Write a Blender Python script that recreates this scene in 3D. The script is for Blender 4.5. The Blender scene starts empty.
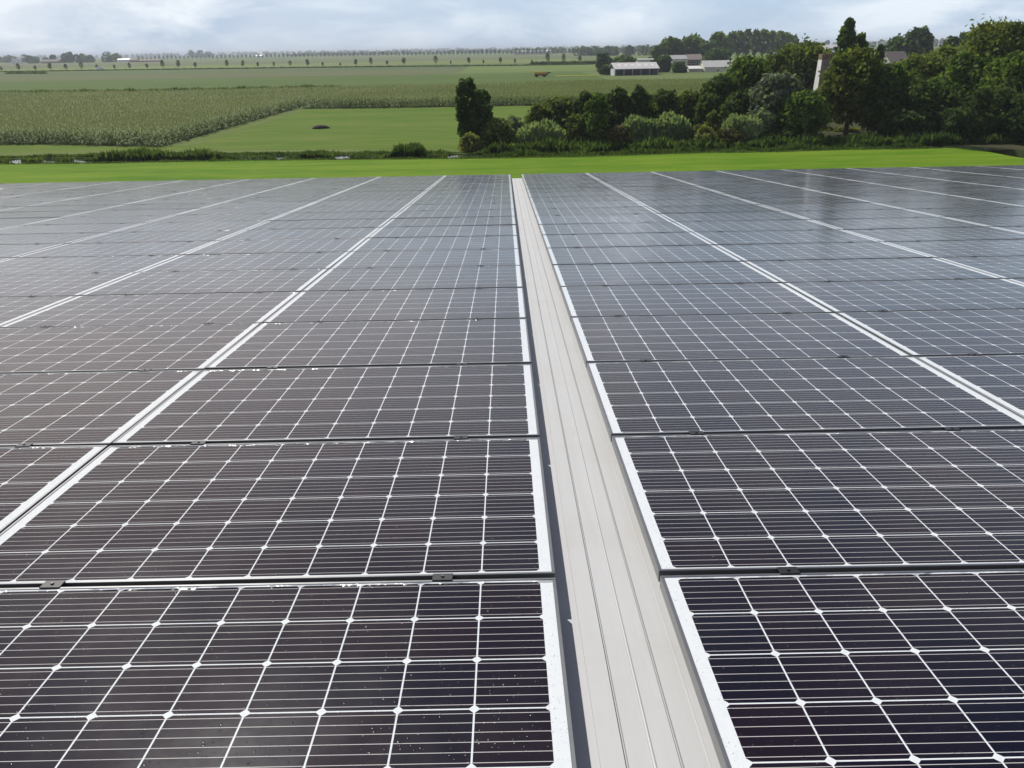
import bpy, bmesh, math, random
import numpy as np
from mathutils import Vector, Matrix
R = math.radians
sc = bpy.context.scene
col = sc.collection

# ------------------------------------------------------------ camera
H = 8.5                                   # camera height above the lawn
PITCH, ROLL, YAW, FPX = 0.39819, -0.01768, 0.00291, 795.54
fw = Vector((math.sin(YAW) * math.cos(PITCH), math.cos(YAW) * math.cos(PITCH), -math.sin(PITCH)))
r0 = Vector((math.cos(YAW), -math.sin(YAW), 0)); u0 = r0.cross(fw)
rr = math.cos(ROLL) * r0 + math.sin(ROLL) * u0
uu = -math.sin(ROLL) * r0 + math.cos(ROLL) * u0
cd = bpy.data.cameras.new('camera'); cam = bpy.data.objects.new('camera', cd); col.objects.link(cam)
cd.sensor_width = 36; cd.lens = FPX / 1024 * 36; cd.clip_start = 0.05; cd.clip_end = 30000
M3 = Matrix((rr, uu, -fw)).transposed()
cam.matrix_world = Matrix.Translation((0, 0, H)) @ M3.to_4x4()
sc.camera = cam

# ------------------------------------------------------------ sun, sky, exposure
SUN_AZ, SUN_EL = -26, 45
sd = Vector((math.sin(R(SUN_AZ)) * math.cos(R(SUN_EL)), math.cos(R(SUN_AZ)) * math.cos(R(SUN_EL)), math.sin(R(SUN_EL))))
sl = bpy.data.lights.new('sun', 'SUN'); sl.energy = 4.4; sl.angle = R(0.6); sl.color = (1, 0.965, 0.91)
so = bpy.data.objects.new('sun', sl); col.objects.link(so); so.rotation_euler = sd.to_track_quat('Z', 'Y').to_euler()
sc.view_settings.view_transform = 'Standard'; sc.view_settings.look = 'None'
sc.view_settings.gamma = 1; sc.view_settings.exposure = 0.12
sc.view_settings.use_curve_mapping = False
sc.cycles.max_bounces = 6; sc.cycles.diffuse_bounces = 2; sc.cycles.glossy_bounces = 3
sc.cycles.transmission_bounces = 3; sc.cycles.volume_bounces = 0
sc.cycles.sample_clamp_indirect = 6

w = bpy.data.worlds.new('World'); sc.world = w; w.use_nodes = True
nt = w.node_tree; nt.nodes.clear()

class NB:
    """small node-graph helper"""
    def __init__(s, nt): s.nt = nt
    def n(s, t, **k):
        nd = s.nt.nodes.new(t)
        for a, b in k.items(): setattr(nd, a, b)
        return nd
    def put(s, sock, v):
        if isinstance(v, bpy.types.NodeSocket): s.nt.links.new(v, sock)
        elif v is not None: sock.default_value = v
    def m(s, op, a, b=None, c=None, clamp=False):
        nd = s.n('ShaderNodeMath', operation=op, use_clamp=clamp)
        s.put(nd.inputs[0], a); s.put(nd.inputs[1], b); s.put(nd.inputs[2], c)
        return nd.outputs[0]
    def mix(s, f, a, b, blend='MIX'):
        nd = s.n('ShaderNodeMix', data_type='RGBA', blend_type=blend)
        s.put(nd.inputs['Factor'], f)
        for i, v in ((6, a), (7, b)):
            if isinstance(v, tuple) and len(v) == 3: v = v + (1,)
            s.put(nd.inputs[i], v)
        return nd.outputs[2]
    def ramp(s, f, stops, interp='LINEAR'):
        nd = s.n('ShaderNodeValToRGB'); cr = nd.color_ramp; cr.interpolation = interp
        while len(cr.elements) < len(stops): cr.elements.new(0.5)
        for e, (p, c) in zip(cr.elements, stops):
            e.position = p; e.color = (c, c, c, 1) if not isinstance(c, tuple) else c + (1,)
        s.put(nd.inputs[0], f); return nd.outputs[0]
    def noise(s, vec, scale, detail=3, rough=0.5, out=0, dist=0):
        nd = s.n('ShaderNodeTexNoise'); s.put(nd.inputs['Vector'], vec)
        nd.inputs['Scale'].default_value = scale; nd.inputs['Detail'].default_value = detail
        nd.inputs['Roughness'].default_value = rough; nd.inputs['Distortion'].default_value = dist
        return nd.outputs[out]
    def vmul(s, vec, v):
        nd = s.n('ShaderNodeVectorMath', operation='MULTIPLY'); s.put(nd.inputs[0], vec); nd.inputs[1].default_value = v
        return nd.outputs[0]

b = NB(nt)
sky = b.n('ShaderNodeTexSky', sky_type='NISHITA', sun_disc=False, sun_elevation=R(SUN_EL), sun_rotation=R(SUN_AZ % 360),
          air_density=1.0, dust_density=1.2, ozone_density=1.0, altitude=0)
tc = b.n('ShaderNodeTexCoord'); sp = b.n('ShaderNodeSeparateXYZ'); b.put(sp.inputs[0], tc.outputs['Generated'])
zz = b.m('ADD', b.m('MAXIMUM', sp.outputs[2], 0.0), 0.07)
cv = b.n('ShaderNodeCombineXYZ')
b.put(cv.inputs[0], b.m('DIVIDE', sp.outputs[0], zz)); b.put(cv.inputs[1], b.m('DIVIDE', sp.outputs[1], zz)); cv.inputs[2].default_value = 3.3
dv = b.vmul(tc.outputs['Generated'], (2.6, 2.6, 9.0))
n1 = b.noise(b.vmul(tc.outputs['Generated'], (2.0, 2.0, 7.0)), 1.3, 7, 0.60)
n2 = b.noise(dv, 2.1, 6, 0.58, dist=0.4)
cover = b.ramp(n1, [(0.38, 0.0), (0.62, 1.0)])
leftness = b.m('MULTIPLY_ADD', sp.outputs[0], -0.45, 0.45, clamp=True)
cover = b.m('MAXIMUM', b.m('MULTIPLY', cover, 0.9), b.m('MULTIPLY', leftness, 0.9))
ccol = b.mix(b.ramp(n2, [(0.40, 0.0), (0.60, 1.0)]), (3.7, 4.9, 6.5), (7.5, 8.2, 8.9))
skyc = b.mix(0.75, sky.outputs[0], (3.9, 5.5, 7.7))
final = b.mix(cover, skyc, ccol)
toward = b.n('ShaderNodeVectorMath', operation='DOT_PRODUCT'); b.put(toward.inputs[0], tc.outputs['Generated']); toward.inputs[1].default_value = (-0.52, 0.83, 0.20)
glow = b.m('POWER', b.m('MAXIMUM', toward.outputs['Value'], 0.0), 9.0)      # thin bright cloud on the sun's side of the sky
final = b.mix(b.m('MULTIPLY', b.m('MULTIPLY', glow, 0.60), b.ramp(sp.outputs[2], [(0.04, 0.25), (0.13, 1.0)])), final, (10.6, 9.7, 9.0))
up = b.ramp(sp.outputs[2], [(0.06, (1.0, 1.0, 1.0)), (0.16, (0.98, 0.89, 0.85)), (0.32, (0.74, 0.66, 0.64)), (0.58, (0.34, 0.30, 0.33))])                     # the cloud deck is greyer overhead
final = b.mix(1.0, final, up, 'MULTIPLY')
bg = b.n('ShaderNodeBackground'); b.put(bg.inputs[0], final); bg.inputs[1].default_value = 0.108
wo = b.n('ShaderNodeOutputWorld'); nt.links.new(bg.outputs[0], wo.inputs[0])

# ------------------------------------------------------------ helpers
def G(px, py, z=0.0):
    """where the sight line through a photo pixel meets height z"""
    v = fw * FPX + rr * (px - 512) - uu * (py - 384); t = (z - H) / v.z
    return Vector((0, 0, H)) + v * t
def at(px, py, Y):
    """point of that sight line at depth y = Y"""
    v = fw * FPX + rr * (px - 512) - uu * (py - 384)
    return Vector((0, 0, H)) + v * (Y / v.y)
def xz(px, py, Y):
    p = at(px, py, Y); return p.x, p.z

def props(o, label=None, cat=None, group=None, kind=None):
    if label: o['label'] = label
    if cat: o['category'] = cat
    if group: o['group'] = group
    if kind: o['kind'] = kind
    return o
def empty(name, loc, label, cat, group=None, rot=(0, 0, 0)):
    o = bpy.data.objects.new(name, None); col.objects.link(o); o.location = loc; o.rotation_euler = rot
    o.empty_display_size = 0.2
    return props(o, label, cat, group)
def link(name, me, mat, parent=None):
    o = bpy.data.objects.new(name, me); col.objects.link(o)
    if mat is not None and not me.materials: me.materials.append(mat)
    if parent: o.parent = parent
    return o
def npmesh(name, quads, tint=None):
    """quads: (n,4,3) array -> mesh of loose quads with a per-face tint"""
    n = len(quads); me = bpy.data.meshes.new(name)
    me.vertices.add(n * 4); me.vertices.foreach_set('co', np.ascontiguousarray(quads, dtype=np.float32).ravel())
    me.loops.add(n * 4); me.loops.foreach_set('vertex_index', np.arange(n * 4, dtype=np.int32))
    me.polygons.add(n); me.polygons.foreach_set('loop_start', np.arange(0, n * 4, 4, dtype=np.int32))
    me.update(calc_edges=True)
    if tint is not None:
        a = me.attributes.new('tint', 'FLOAT', 'FACE'); a.data.foreach_set('value', np.asarray(tint, dtype=np.float32))
    return me
class MB:
    """collects boxes, tubes and faces into ONE mesh"""
    def __init__(s): s.v = []; s.f = []
    def box(s, x0, x1, y0, y1, z0, z1):
        k = len(s.v)
        s.v += [(x0, y0, z0), (x1, y0, z0), (x1, y1, z0), (x0, y1, z0), (x0, y0, z1), (x1, y0, z1), (x1, y1, z1), (x0, y1, z1)]
        s.f += [tuple(k + i for i in q) for q in ((0, 3, 2, 1), (4, 5, 6, 7), (0, 1, 5, 4), (1, 2, 6, 5), (2, 3, 7, 6), (3, 0, 4, 7))]
        return s
    def face(s, pts):
        k = len(s.v); s.v += [tuple(p) for p in pts]; s.f.append(tuple(range(k, k + len(pts)))); return s
    def prism(s, prof, x0, x1):
        """prof: (y,z) outline swept from x0 to x1"""
        k = len(s.v); n = len(prof)
        s.v += [(x0, y, z) for y, z in prof] + [(x1, y, z) for y, z in prof]
        s.f += [tuple(range(k + n - 1, k - 1, -1)), tuple(range(k + n, k + 2 * n))]
        s.f += [(k + i, k + (i + 1) % n, k + n + (i + 1) % n, k + n + i) for i in range(n)]
        return s
    def tube(s, pts, rads, seg=6):
        k = len(s.v); pts = [Vector(p) for p in pts]
        for i, (p, r_) in enumerate(zip(pts, rads)):
            d = (pts[min(i + 1, len(pts) - 1)] - pts[max(i - 1, 0)]).normalized()
            a = d.orthogonal().normalized(); c = d.cross(a)
            for j in range(seg):
                t = 2 * math.pi * j / seg
                s.v.append(tuple(p + (a * math.cos(t) + c * math.sin(t)) * r_))
        for i in range(len(pts) - 1):
            for j in range(seg):
                j2 = (j + 1) % seg
                s.f.append((k + i * seg + j, k + i * seg + j2, k + (i + 1) * seg + j2, k + (i + 1) * seg + j))
        e = k + (len(pts) - 1) * seg
        s.f += [tuple(range(k + seg - 1, k - 1, -1)), tuple(range(e, e + seg))]
        return s
    def mesh(s, name, bevel=0):
        me = bpy.data.meshes.new(name); me.from_pydata(s.v, [], s.f); me.update()
        bm = bmesh.new(); bm.from_mesh(me); bmesh.ops.recalc_face_normals(bm, faces=bm.faces)
        if bevel: bmesh.ops.bevel(bm, geom=list(bm.edges), offset=bevel, segments=1, affect='EDGES')
        bm.to_mesh(me); bm.free(); return me
    def build(s, name, mat, parent=None, bevel=0):
        return link(name, s.mesh(name, bevel), mat, parent)

def newmat(name):
    m = bpy.data.materials.new(name); m.use_nodes = True; m.node_tree.nodes.clear()
    b = NB(m.node_tree); out = b.n('ShaderNodeOutputMaterial'); p = b.n('ShaderNodeBsdfPrincipled')
    m.node_tree.links.new(p.outputs[0], out.inputs[0])
    return m, b, p, out
def solid(name, c, rough=0.6, metal=0.0, var=0.15, scale=8.0, spec=0.5):
    m, b, p, out = newmat(name)
    geo = b.n('ShaderNodeNewGeometry')
    nz = b.noise(geo.outputs['Position'], scale, 4, 0.6)
    f = b.ramp(nz, [(0.3, 1 - var), (0.7, 1 + var)])
    b.put(p.inputs['Base Color'], b.mix(1.0, c, f, 'MULTIPLY'))
    p.inputs['Roughness'].default_value = rough; p.inputs['Metallic'].default_value = metal
    p.inputs['Specular IOR Level'].default_value = spec
    return m
def foliage(name, c1, c2, trans=0.3, nscale=0.5, rough=0.55):
    m, b, p, out = newmat(name)
    at_ = b.n('ShaderNodeAttribute', attribute_name='tint')
    geo = b.n('ShaderNodeNewGeometry')
    nz = b.noise(geo.outputs['Position'], nscale, 3, 0.6)
    f = b.m('ADD', b.m('MULTIPLY', at_.outputs['Fac'], 0.75), b.m('MULTIPLY_ADD', nz, 1.6, -0.72), clamp=True)
    c = b.mix(f, c1, c2)
    b.put(p.inputs['Base Color'], c); p.inputs['Roughness'].default_value = rough
    p.inputs['Specular IOR Level'].default_value = 0.03
    tr = b.n('ShaderNodeBsdfTranslucent'); b.put(tr.inputs[0], b.mix(1.0, c, (1.5, 1.6, 0.7), 'MULTIPLY'))
    mx = b.n('ShaderNodeMixShader'); mx.inputs[0].default_value = trans
    b.nt.links.new(p.outputs[0], mx.inputs[1]); b.nt.links.new(tr.outputs[0], mx.inputs[2])
    b.nt.links.new(mx.outputs[0], out.inputs[0])
    return m

# ------------------------------------------------------------ materials
def grass_mat(name, c1, c2, c3, s1=0.08, s2=1.2, stretch=(1, 1, 1), rough=0.8, bump=0.3):
    m, b, p, out = newmat(name)
    geo = b.n('ShaderNodeNewGeometry'); v = b.vmul(geo.outputs['Position'], stretch)
    a = b.noise(v, s1, 4, 0.6); c = b.noise(v, s2, 5, 0.65)
    cc = b.mix(b.ramp(a, [(0.35, 0.0), (0.65, 1.0)]), c1, c2)
    cc = b.mix(b.m('MULTIPLY', b.ramp(c, [(0.45, 0.0), (0.75, 1.0)]), 0.6), cc, c3)
    fine = b.noise(geo.outputs['Position'], 14, 3, 0.7)
    cc = b.mix(1.0, cc, b.ramp(fine, [(0.25, 0.72), (0.75, 1.25)]), 'MULTIPLY')
    b.put(p.inputs['Base Color'], cc); p.inputs['Roughness'].default_value = rough
    p.inputs['Specular IOR Level'].default_value = 0.02
    bp = b.n('ShaderNodeBump'); bp.inputs['Strength'].default_value = bump; bp.inputs['Distance'].default_value = 0.1
    b.put(bp.inputs['Height'], fine); b.put(p.inputs['Normal'], bp.outputs[0])
    return m
M = {}
M['lawn'] = grass_mat('lawn_grass', (0.072, 0.168, 0.008), (0.132, 0.225, 0.016), (0.23, 0.26, 0.045), 0.30, 1.3, (0.22, 1.6, 1))
M['meadow'] = grass_mat('meadow_grass', (0.072, 0.140, 0.015), (0.108, 0.165, 0.024), (0.18, 0.185, 0.05), 0.10, 0.5, (0.35, 1.5, 1))
M['verge'] = grass_mat('verge_grass', (0.09, 0.14, 0.03), (0.12, 0.16, 0.04), (0.22, 0.21, 0.10), 0.12, 0.5, (0.3, 1.4, 1))
M['soil'] = grass_mat('ditch_soil', (0.05, 0.045, 0.03), (0.06, 0.07, 0.03), (0.09, 0.08, 0.05))
M['maize_floor'] = grass_mat('maize_floor', (0.03, 0.045, 0.015), (0.045, 0.06, 0.02), (0.06, 0.07, 0.03))
M['fields'] = grass_mat('farm_fields', (0.10, 0.15, 0.045), (0.13, 0.17, 0.06), (0.15, 0.16, 0.07), 0.01, 0.05, (0.3, 1.5, 1))
def field(n, c):
    c2 = tuple(x * 1.15 for x in c); c3 = (c[0] * 1.5, c[1] * 1.2, c[2] * 1.3)
    return grass_mat(n, c, c2, c3, 0.02, 0.12, (0.3, 1.5, 1))

def panel_mat():
    m, b, p, out = newmat('solar_glass')
    tc = b.n('ShaderNodeTexCoord'); sp = b.n('ShaderNodeSeparateXYZ'); b.put(sp.inputs[0], tc.outputs['Object'])
    X, Y = sp.outputs[0], sp.outputs[1]; P = 0.1583; PY = 0.1603
    cx = b.m('ADD', b.m('DIVIDE', X, P), 5.0); cy = b.m('ADD', b.m('DIVIDE', Y, PY), 3.0)
    dx = b.m('ABSOLUTE', b.m('SUBTRACT', b.m('FRACT', cx), 0.5)); dy = b.m('ABSOLUTE', b.m('SUBTRACT', b.m('FRACT', cy), 0.5))
    ins = b.m('LESS_THAN', b.m('MAXIMUM', dx, dy), 0.4878)
    ins = b.m('MULTIPLY', ins, b.m('LESS_THAN', b.m('ADD', dx, dy), 0.92))
    ins = b.m('MULTIPLY', ins, b.m('LESS_THAN', b.m('ABSOLUTE', X), 5 * P))
    ins = b.m('MULTIPLY', ins, b.m('LESS_THAN', b.m('ABSOLUTE', Y), 3 * PY))
    bb = b.m('LESS_THAN', b.m('ABSOLUTE', b.m('SUBTRACT', b.m('FRACT', b.m('MULTIPLY', cy, 6.0)), 0.5)), 0.030)
    bb = b.m('MULTIPLY', bb, ins)
    cid = b.n('ShaderNodeCombineXYZ'); b.put(cid.inputs[0], b.m('FLOOR', cx)); b.put(cid.inputs[1], b.m('FLOOR', cy))
    oi = b.n('ShaderNodeObjectInfo'); b.put(cid.inputs[2], b.m('MULTIPLY', oi.outputs['Random'], 97.0))
    wn = b.n('ShaderNodeTexWhiteNoise', noise_dimensions='3D'); b.put(wn.inputs[0], cid.outputs[0])
    cell = b.mix(wn.outputs['Value'], (0.002, 0.002, 0.010), (0.009, 0.0045, 0.010))
    geo = b.n('ShaderNodeNewGeometry'); pos = geo.outputs['Position']
    back = b.mix(b.ramp(b.noise(pos, 60, 2, 0.6), [(0.5, 0.0), (0.75, 0.5)]), (0.66, 0.69, 0.70), (0.56, 0.61, 0.63))
    c = b.mix(ins, back, cell)
    c = b.mix(b.m('MULTIPLY', bb, 0.85), c, (0.62, 0.60, 0.58))
    dust = b.noise(pos, 2.3, 5, 0.65)
    c = b.mix(b.ramp(dust, [(0.45, 0.0), (0.8, 0.022)]), c, (0.5, 0.44, 0.38))
    b.put(p.inputs['Base Color'], c)
    p.inputs['IOR'].default_value = 1.45
    b.put(p.inputs['Roughness'], b.ramp(dust, [(0.3, 0.11), (0.7, 0.19)]))
    p.inputs['Specular IOR Level'].default_value = 0.37
    p.inputs['Coat Weight'].default_value = 0.07; p.inputs['Coat Roughness'].default_value = 0.42; p.inputs['Coat IOR'].default_value = 1.4
    p.inputs['Coat Weight'].default_value = 0.03
    # rain drops
    vo = b.n('ShaderNodeTexVoronoi', feature='F1'); b.put(vo.inputs['Vector'], pos); vo.inputs['Scale'].default_value = 105
    sc_ = b.n('ShaderNodeSeparateColor'); b.put(sc_.inputs[0], vo.outputs['Color'])
    dens = b.ramp(b.noise(pos, 1.1, 4, 0.7), [(0.30, 0.20), (0.65, 0.90)])
    on = b.m('LESS_THAN', sc_.outputs[0], dens)
    rad = b.m('MULTIPLY_ADD', b.m('POWER', sc_.outputs[1], 3.0), 0.28, 0.12)
    hgt = b.m('MULTIPLY', b.m('SQRT', b.m('MAXIMUM', b.m('SUBTRACT', 1.0, b.m('POWER', b.m('DIVIDE', vo.outputs['Distance'], rad), 2.0)), 0.0)), on)
    # water held back against the lower frame lip: its surface curls up to the lip in patches
    q = b.m('MAXIMUM', b.m('DIVIDE', b.m('SUBTRACT', Y, 0.472), 0.0135), 0.0)
    pat = b.ramp(b.noise(pos, 9.0, 3, 0.6), [(0.44, 0.0), (0.56, 1.0)])
    wob = b.noise(pos, 24.0, 2, 0.5)
    hgt = b.m('ADD', hgt, b.m('MULTIPLY', b.m('MULTIPLY', q, pat), b.m('MULTIPLY_ADD', wob, 3.0, 5.4)))
    bp = b.n('ShaderNodeBump'); bp.inputs['Strength'].default_value = 0.8; bp.inputs['Distance'].default_value = 0.0016
    b.put(bp.inputs['Height'], hgt)
    b.put(p.inputs['Normal'], bp.outputs[0])
    return m
M['panel'] = panel_mat()
M['frame'] = solid('anodised_frame', (0.22, 0.225, 0.23), 0.33, 0.8, 0.08, 20)
M['black'] = solid('black_clamp', (0.015, 0.015, 0.016), 0.4, 0.3)
M['bolt'] = solid('steel_bolt', (0.10, 0.10, 0.10), 0.35, 1.0)
M['bark'] = solid('bark', (0.075, 0.06, 0.045), 0.9, 0, 0.3, 6)
M['concrete'] = solid('pale_render', (0.62, 0.60, 0.55), 0.85, 0, 0.12, 1.5)
M['chim'] = solid('chimney_brick', (0.25, 0.21, 0.19), 0.9, 0, 0.3, 1.3)
M['stone'] = solid('chimney_face', (0.33, 0.29, 0.26), 0.9, 0, 0.3, 3)
M['brick'] = solid('brick', (0.20, 0.13, 0.085), 0.9, 0, 0.25, 5)
M['white_roof'] = solid('white_roof_sheet', (0.60, 0.58, 0.56), 0.5, 0, 0.08, 0.5)
M['grey_roof'] = solid('grey_roof_sheet', (0.36, 0.355, 0.34), 0.6, 0, 0.1, 0.5)
M['sky_light'] = solid('skylight_sheet', (0.85, 0.78, 0.72), 0.4)
M['dark_wall'] = solid('dark_boards', (0.05, 0.05, 0.05), 0.8)
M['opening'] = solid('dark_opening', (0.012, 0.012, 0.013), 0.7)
M['cream_wall'] = solid('cream_wall', (0.60, 0.56, 0.48), 0.8)
M['red_tile'] = solid('red_tile', (0.13, 0.075, 0.06), 0.8)
M['brown_tile'] = solid('brown_tile', (0.24, 0.19, 0.16), 0.8)
M['glass'] = solid('window_glass', (0.03, 0.035, 0.04), 0.1)
M['white'] = solid('white_paint', (0.8, 0.8, 0.8), 0.4)
M['yellow'] = solid('yellow_paint', (0.62, 0.42, 0.04), 0.5)
M['red'] = solid('rusty_red', (0.22, 0.07, 0.04), 0.6)
M['blue'] = solid('blue_paint', (0.03, 0.10, 0.28), 0.5)
M['tyre'] = solid('tyre', (0.02, 0.02, 0.02), 0.8)
M['wall_clad'] = solid('wall_cladding', (0.30, 0.32, 0.33), 0.5, 0.2, 0.05, 0.6)

# roof sheet: painted steel, dirt along it, mild streaks
def roof_mat():
    m, b, p, out = newmat('light_steel_roof')
    tc = b.n('ShaderNodeTexCoord'); v = tc.outputs['Object']
    st = b.noise(b.vmul(v, (30, 1.2, 1)), 1.0, 4, 0.6)
    fine = b.noise(v, 90, 3, 0.7); big = b.noise(v, 3, 4, 0.6)
    c = b.mix(b.ramp(st, [(0.3, 0.0), (0.75, 0.7)]), (0.48, 0.485, 0.485), (0.43, 0.43, 0.42))
    c = b.mix(b.ramp(big, [(0.5, 0.0), (0.8, 0.4)]), c, (0.40, 0.38, 0.33))
    vo = b.n('ShaderNodeTexVoronoi', feature='F1'); b.put(vo.inputs['Vector'], v); vo.inputs['Scale'].default_value = 14
    sp = b.m('LESS_THAN', vo.outputs['Distance'], 0.055)
    sc2 = b.n('ShaderNodeSeparateColor'); b.put(sc2.inputs[0], vo.outputs['Color'])
    sp = b.m('MULTIPLY', sp, b.m('LESS_THAN', sc2.outputs[0], 0.10))
    c = b.mix(b.m('MULTIPLY', sp, 0.7), c, (0.22, 0.16, 0.09))
    b.put(p.inputs['Base Color'], c); b.put(p.inputs['Roughness'], b.ramp(fine, [(0.3, 0.45), (0.7, 0.62)]))
    bp = b.n('ShaderNodeBump'); bp.inputs['Strength'].default_value = 0.15; bp.inputs['Distance'].default_value = 0.001
    b.put(bp.inputs['Height'], fine); b.put(p.inputs['Normal'], bp.outputs[0])
    return m
M['roof'] = roof_mat()
def water_mat():
    m, b, p, out = newmat('ditch_water')
    geo = b.n('ShaderNodeNewGeometry')
    p.inputs['Base Color'].default_value = (0.03, 0.035, 0.03, 1); p.inputs['Roughness'].default_value = 0.05
    bp = b.n('ShaderNodeBump'); bp.inputs['Strength'].default_value = 0.1; bp.inputs['Distance'].default_value = 0.02
    b.put(bp.inputs['Height'], b.noise(geo.outputs['Position'], 6, 3)); b.put(p.inputs['Normal'], bp.outputs[0])
    return m
M['water'] = water_mat()

# ------------------------------------------------------------ ground
def slab(name, pts, z, mat, skirt=0.0, kind='structure', label=None):
    n = len(pts); mb = MB(); mb.face([(x, y, z) for x, y in pts])
    if skirt:
        for i in range(n):
            a, c = pts[i], pts[(i + 1) % n]
            mb.face([(a[0], a[1], z), (a[0], a[1], z - skirt), (c[0], c[1], z - skirt), (c[0], c[1], z)])
    o = mb.build(name, mat); props(o, label=label, kind=kind); return o
FAR = 9000
slab('ground', [(-FAR, -400), (FAR, -400), (FAR, FAR), (-FAR, FAR)], -0.9, M['soil'])
lawn_edge = [(-400, 73), (-60, 72.2), (-44, 71.9), (-35, 71.3), (-22, 71.4), (-9, 70.4), (0.4, 69.8), (8, 69.9), (17, 71), (23, 70.7),
             (30, 71.5), (34, 71.0), (38.7, 71.4), (40.2, 68), (40.3, 65.3), (41, 60), (43, 30), (44, -30)]
slab('lawn', lawn_edge + [(-400, -30)], 0, M['lawn'], 0.88)
slab('water', [(-400, 72), (-30, 70.5), (60, 69), (60, 79), (0, 75), (-400, 78)], -0.04, M['water'])
slab('fields', [(-FAR + 500, 76.5), (-60, 76.4), (-44, 75.8), (-22, 75), (-9, 73.6), (0, 72.7), (8, 72.8), (17, 73.6), (30, 74), (39, 74.3),
                (43, 69.5), (46, 60), (47, -30), (FAR - 500, -30), (FAR - 500, FAR - 400), (-FAR + 500, FAR - 400)], 0, M['fields'], 0.88)
slab('verge', [(-200, 77.1), (-44, 76.5), (-22, 75.6), (-4, 74.6), (-4, 76.6), (-24, 79.3), (-40, 81.3), (-200, 84)], 0.006, M['verge'])
slab('grass_strip', [(-200, 84), (-40, 81.3), (-24, 79.3), (-34, 83.6), (-39.4, 85.3), (-47, 87.8), (-54, 88.9), (-200, 96)], 0.007, M['meadow'])
slab('meadow', [(-24, 79.3), (-4, 76.6), (40, 78), (40, 137), (4, 136.5), (-25, 137), (-33.4, 138.6), (-34, 128), (-34, 99), (-34, 83.6)], 0.012, M['meadow'])
slab('mown_track', [(-33.9, 83.7), (-31.8, 83.0), (-32.2, 137.0), (-33.3, 138.2)], 0.018, M['verge'])
bands = [((0.075, 0.12, 0.03), 190, 330, -2500, 30), ((0.105, 0.125, 0.055), 332, 430, -2500, -20), ((0.12, 0.17, 0.05), 346, 500, -18, 60),
         ((0.085, 0.12, 0.05), 432, 530, -2500, -20), ((0.14, 0.18, 0.06), 560, 760, -2500, 60), ((0.11, 0.14, 0.06), 765, 1050, -2500, 120),
         ((0.13, 0.14, 0.07), 1055, 1280, -2500, 300), ((0.10, 0.14, 0.05), 300, 620, 130, 700), ((0.17, 0.26, 0.06), 430, 560, 110, 128)]
for i, (c, y0, y1, x0, x1) in enumerate(bands):
    slab('field_strip', [(x0, y0), (x1, y0), (x1, y1), (x0, y1)], 0.03 + 0.004 * i, field('field_crop', c))
slab('woodland_floor', [(1, 72.9), (8, 72.9), (17, 73.7), (30, 74.1), (39, 74.4), (43.05, 69.55), (46.05, 60), (47.05, -28), (140, -28), (170, 136), (9, 136), (6, 110)], 0.024, M['soil'])
slab('flower_strip', [(17, 283), (34, 283), (34, 288), (17, 288)], 0.09, field('flower_crop', (0.30, 0.30, 0.03)))
slab('road', [(-2500, 616), (-60, 566), (60, 516), (60, 519), (-60, 569), (-2500, 620)], 0.10, solid('asphalt', (0.06, 0.06, 0.06), 0.9))

# ------------------------------------------------------------ the shed under the panels
S = 0.08637; HP = 1.14164; X0 = 0.11252; GAPW = 0.27846; D0 = 0.85728; PR = 1.01; PC = 1.67
OFF = 0.10                                # panels' top face above the roof sheet
def rp(X, Y, z=0.0):
    """roof-plane coordinates -> world; z measured from the panels' top plane"""
    return Vector((X, 0, H)) + Vector((0, math.cos(S), -math.sin(S))) * Y + Vector((0, math.sin(S), math.cos(S))) * (z - HP)
EDGE = D0 + 20 * PR - 0.02
shed = empty('farm_shed', rp(0, EDGE, -OFF) * Vector((1, 1, 0)), 'large shed whose light grey ribbed steel roof carries the solar panels', 'building')
def shed_local(o): o.matrix_parent_inverse = Matrix.Translation(-shed.location); return o
# ribbed sheet profile (x, height) per 1 m module, aligned so the ribs fall in the open strip as in the photo
sl_ = X0 + 0.0; wd = GAPW
prof = []
def rib(xc, kind):
    if kind == 'groove': return [(xc - .0034, 0), (xc - .0024, -.010), (xc + .0024, -.010), (xc + .0034, 0)]
    if kind == 'ridge': return [(xc + .0040 * math.cos(math.pi * (1 - q / 6)), .0040 * math.sin(math.pi * q / 6)) for q in range(7)]
    return [(xc + .0016 * math.cos(math.pi * (1 - q / 4)), .0016 * math.sin(math.pi * q / 4)) for q in range(5)]
x = -17.0
mod = 0.98
base = sl_ + wd * 0.60
k0 = math.floor((-17 - base) / 0.1114)
for k in range(k0, k0 + 310):
    xc = base + k * 0.0557 * 1.0
    if xc > 17.3: break
    j = k % 4
    prof += rib(xc, {0: 'ridge', 1: 'groove', 2: 'lip', 3: 'groove'}[j])
Yb = -1.2
apex = rp(0, Yb, -OFF)
v = []; f = []
ys = [Yb, 10.38, 10.385, EDGE]
zs = [0.004, 0.004, 0.0, 0.0]
for X, hh in prof:
    for Yy, zz_ in zip(ys, zs): v.append(tuple(rp(X, Yy, -OFF + hh + zz_)))
nY = len(ys)
for i in range(len(prof) - 1):
    for j in range(nY - 1):
        f.append((i * nY + j, (i + 1) * nY + j, (i + 1) * nY + j + 1, i * nY + j + 1))
me = bpy.data.meshes.new('roof_sheet'); me.from_pydata(v, [], f); me.update()
xl, xr = prof[0][0], prof[-1][0]
shed_local(link('roof_sheet', me, M['roof'], shed))
e0 = rp(0, EDGE, -OFF - 0.012); mb = MB()
mb.prism([(e0.y - 0.03, e0.z), (e0.y + 0.002, e0.z), (e0.y + 0.002, e0.z - 0.16), (e0.y - 0.03, e0.z - 0.16)], xl, xr)
shed_local(mb.build('eaves_trim', M['roof'], shed))
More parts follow.
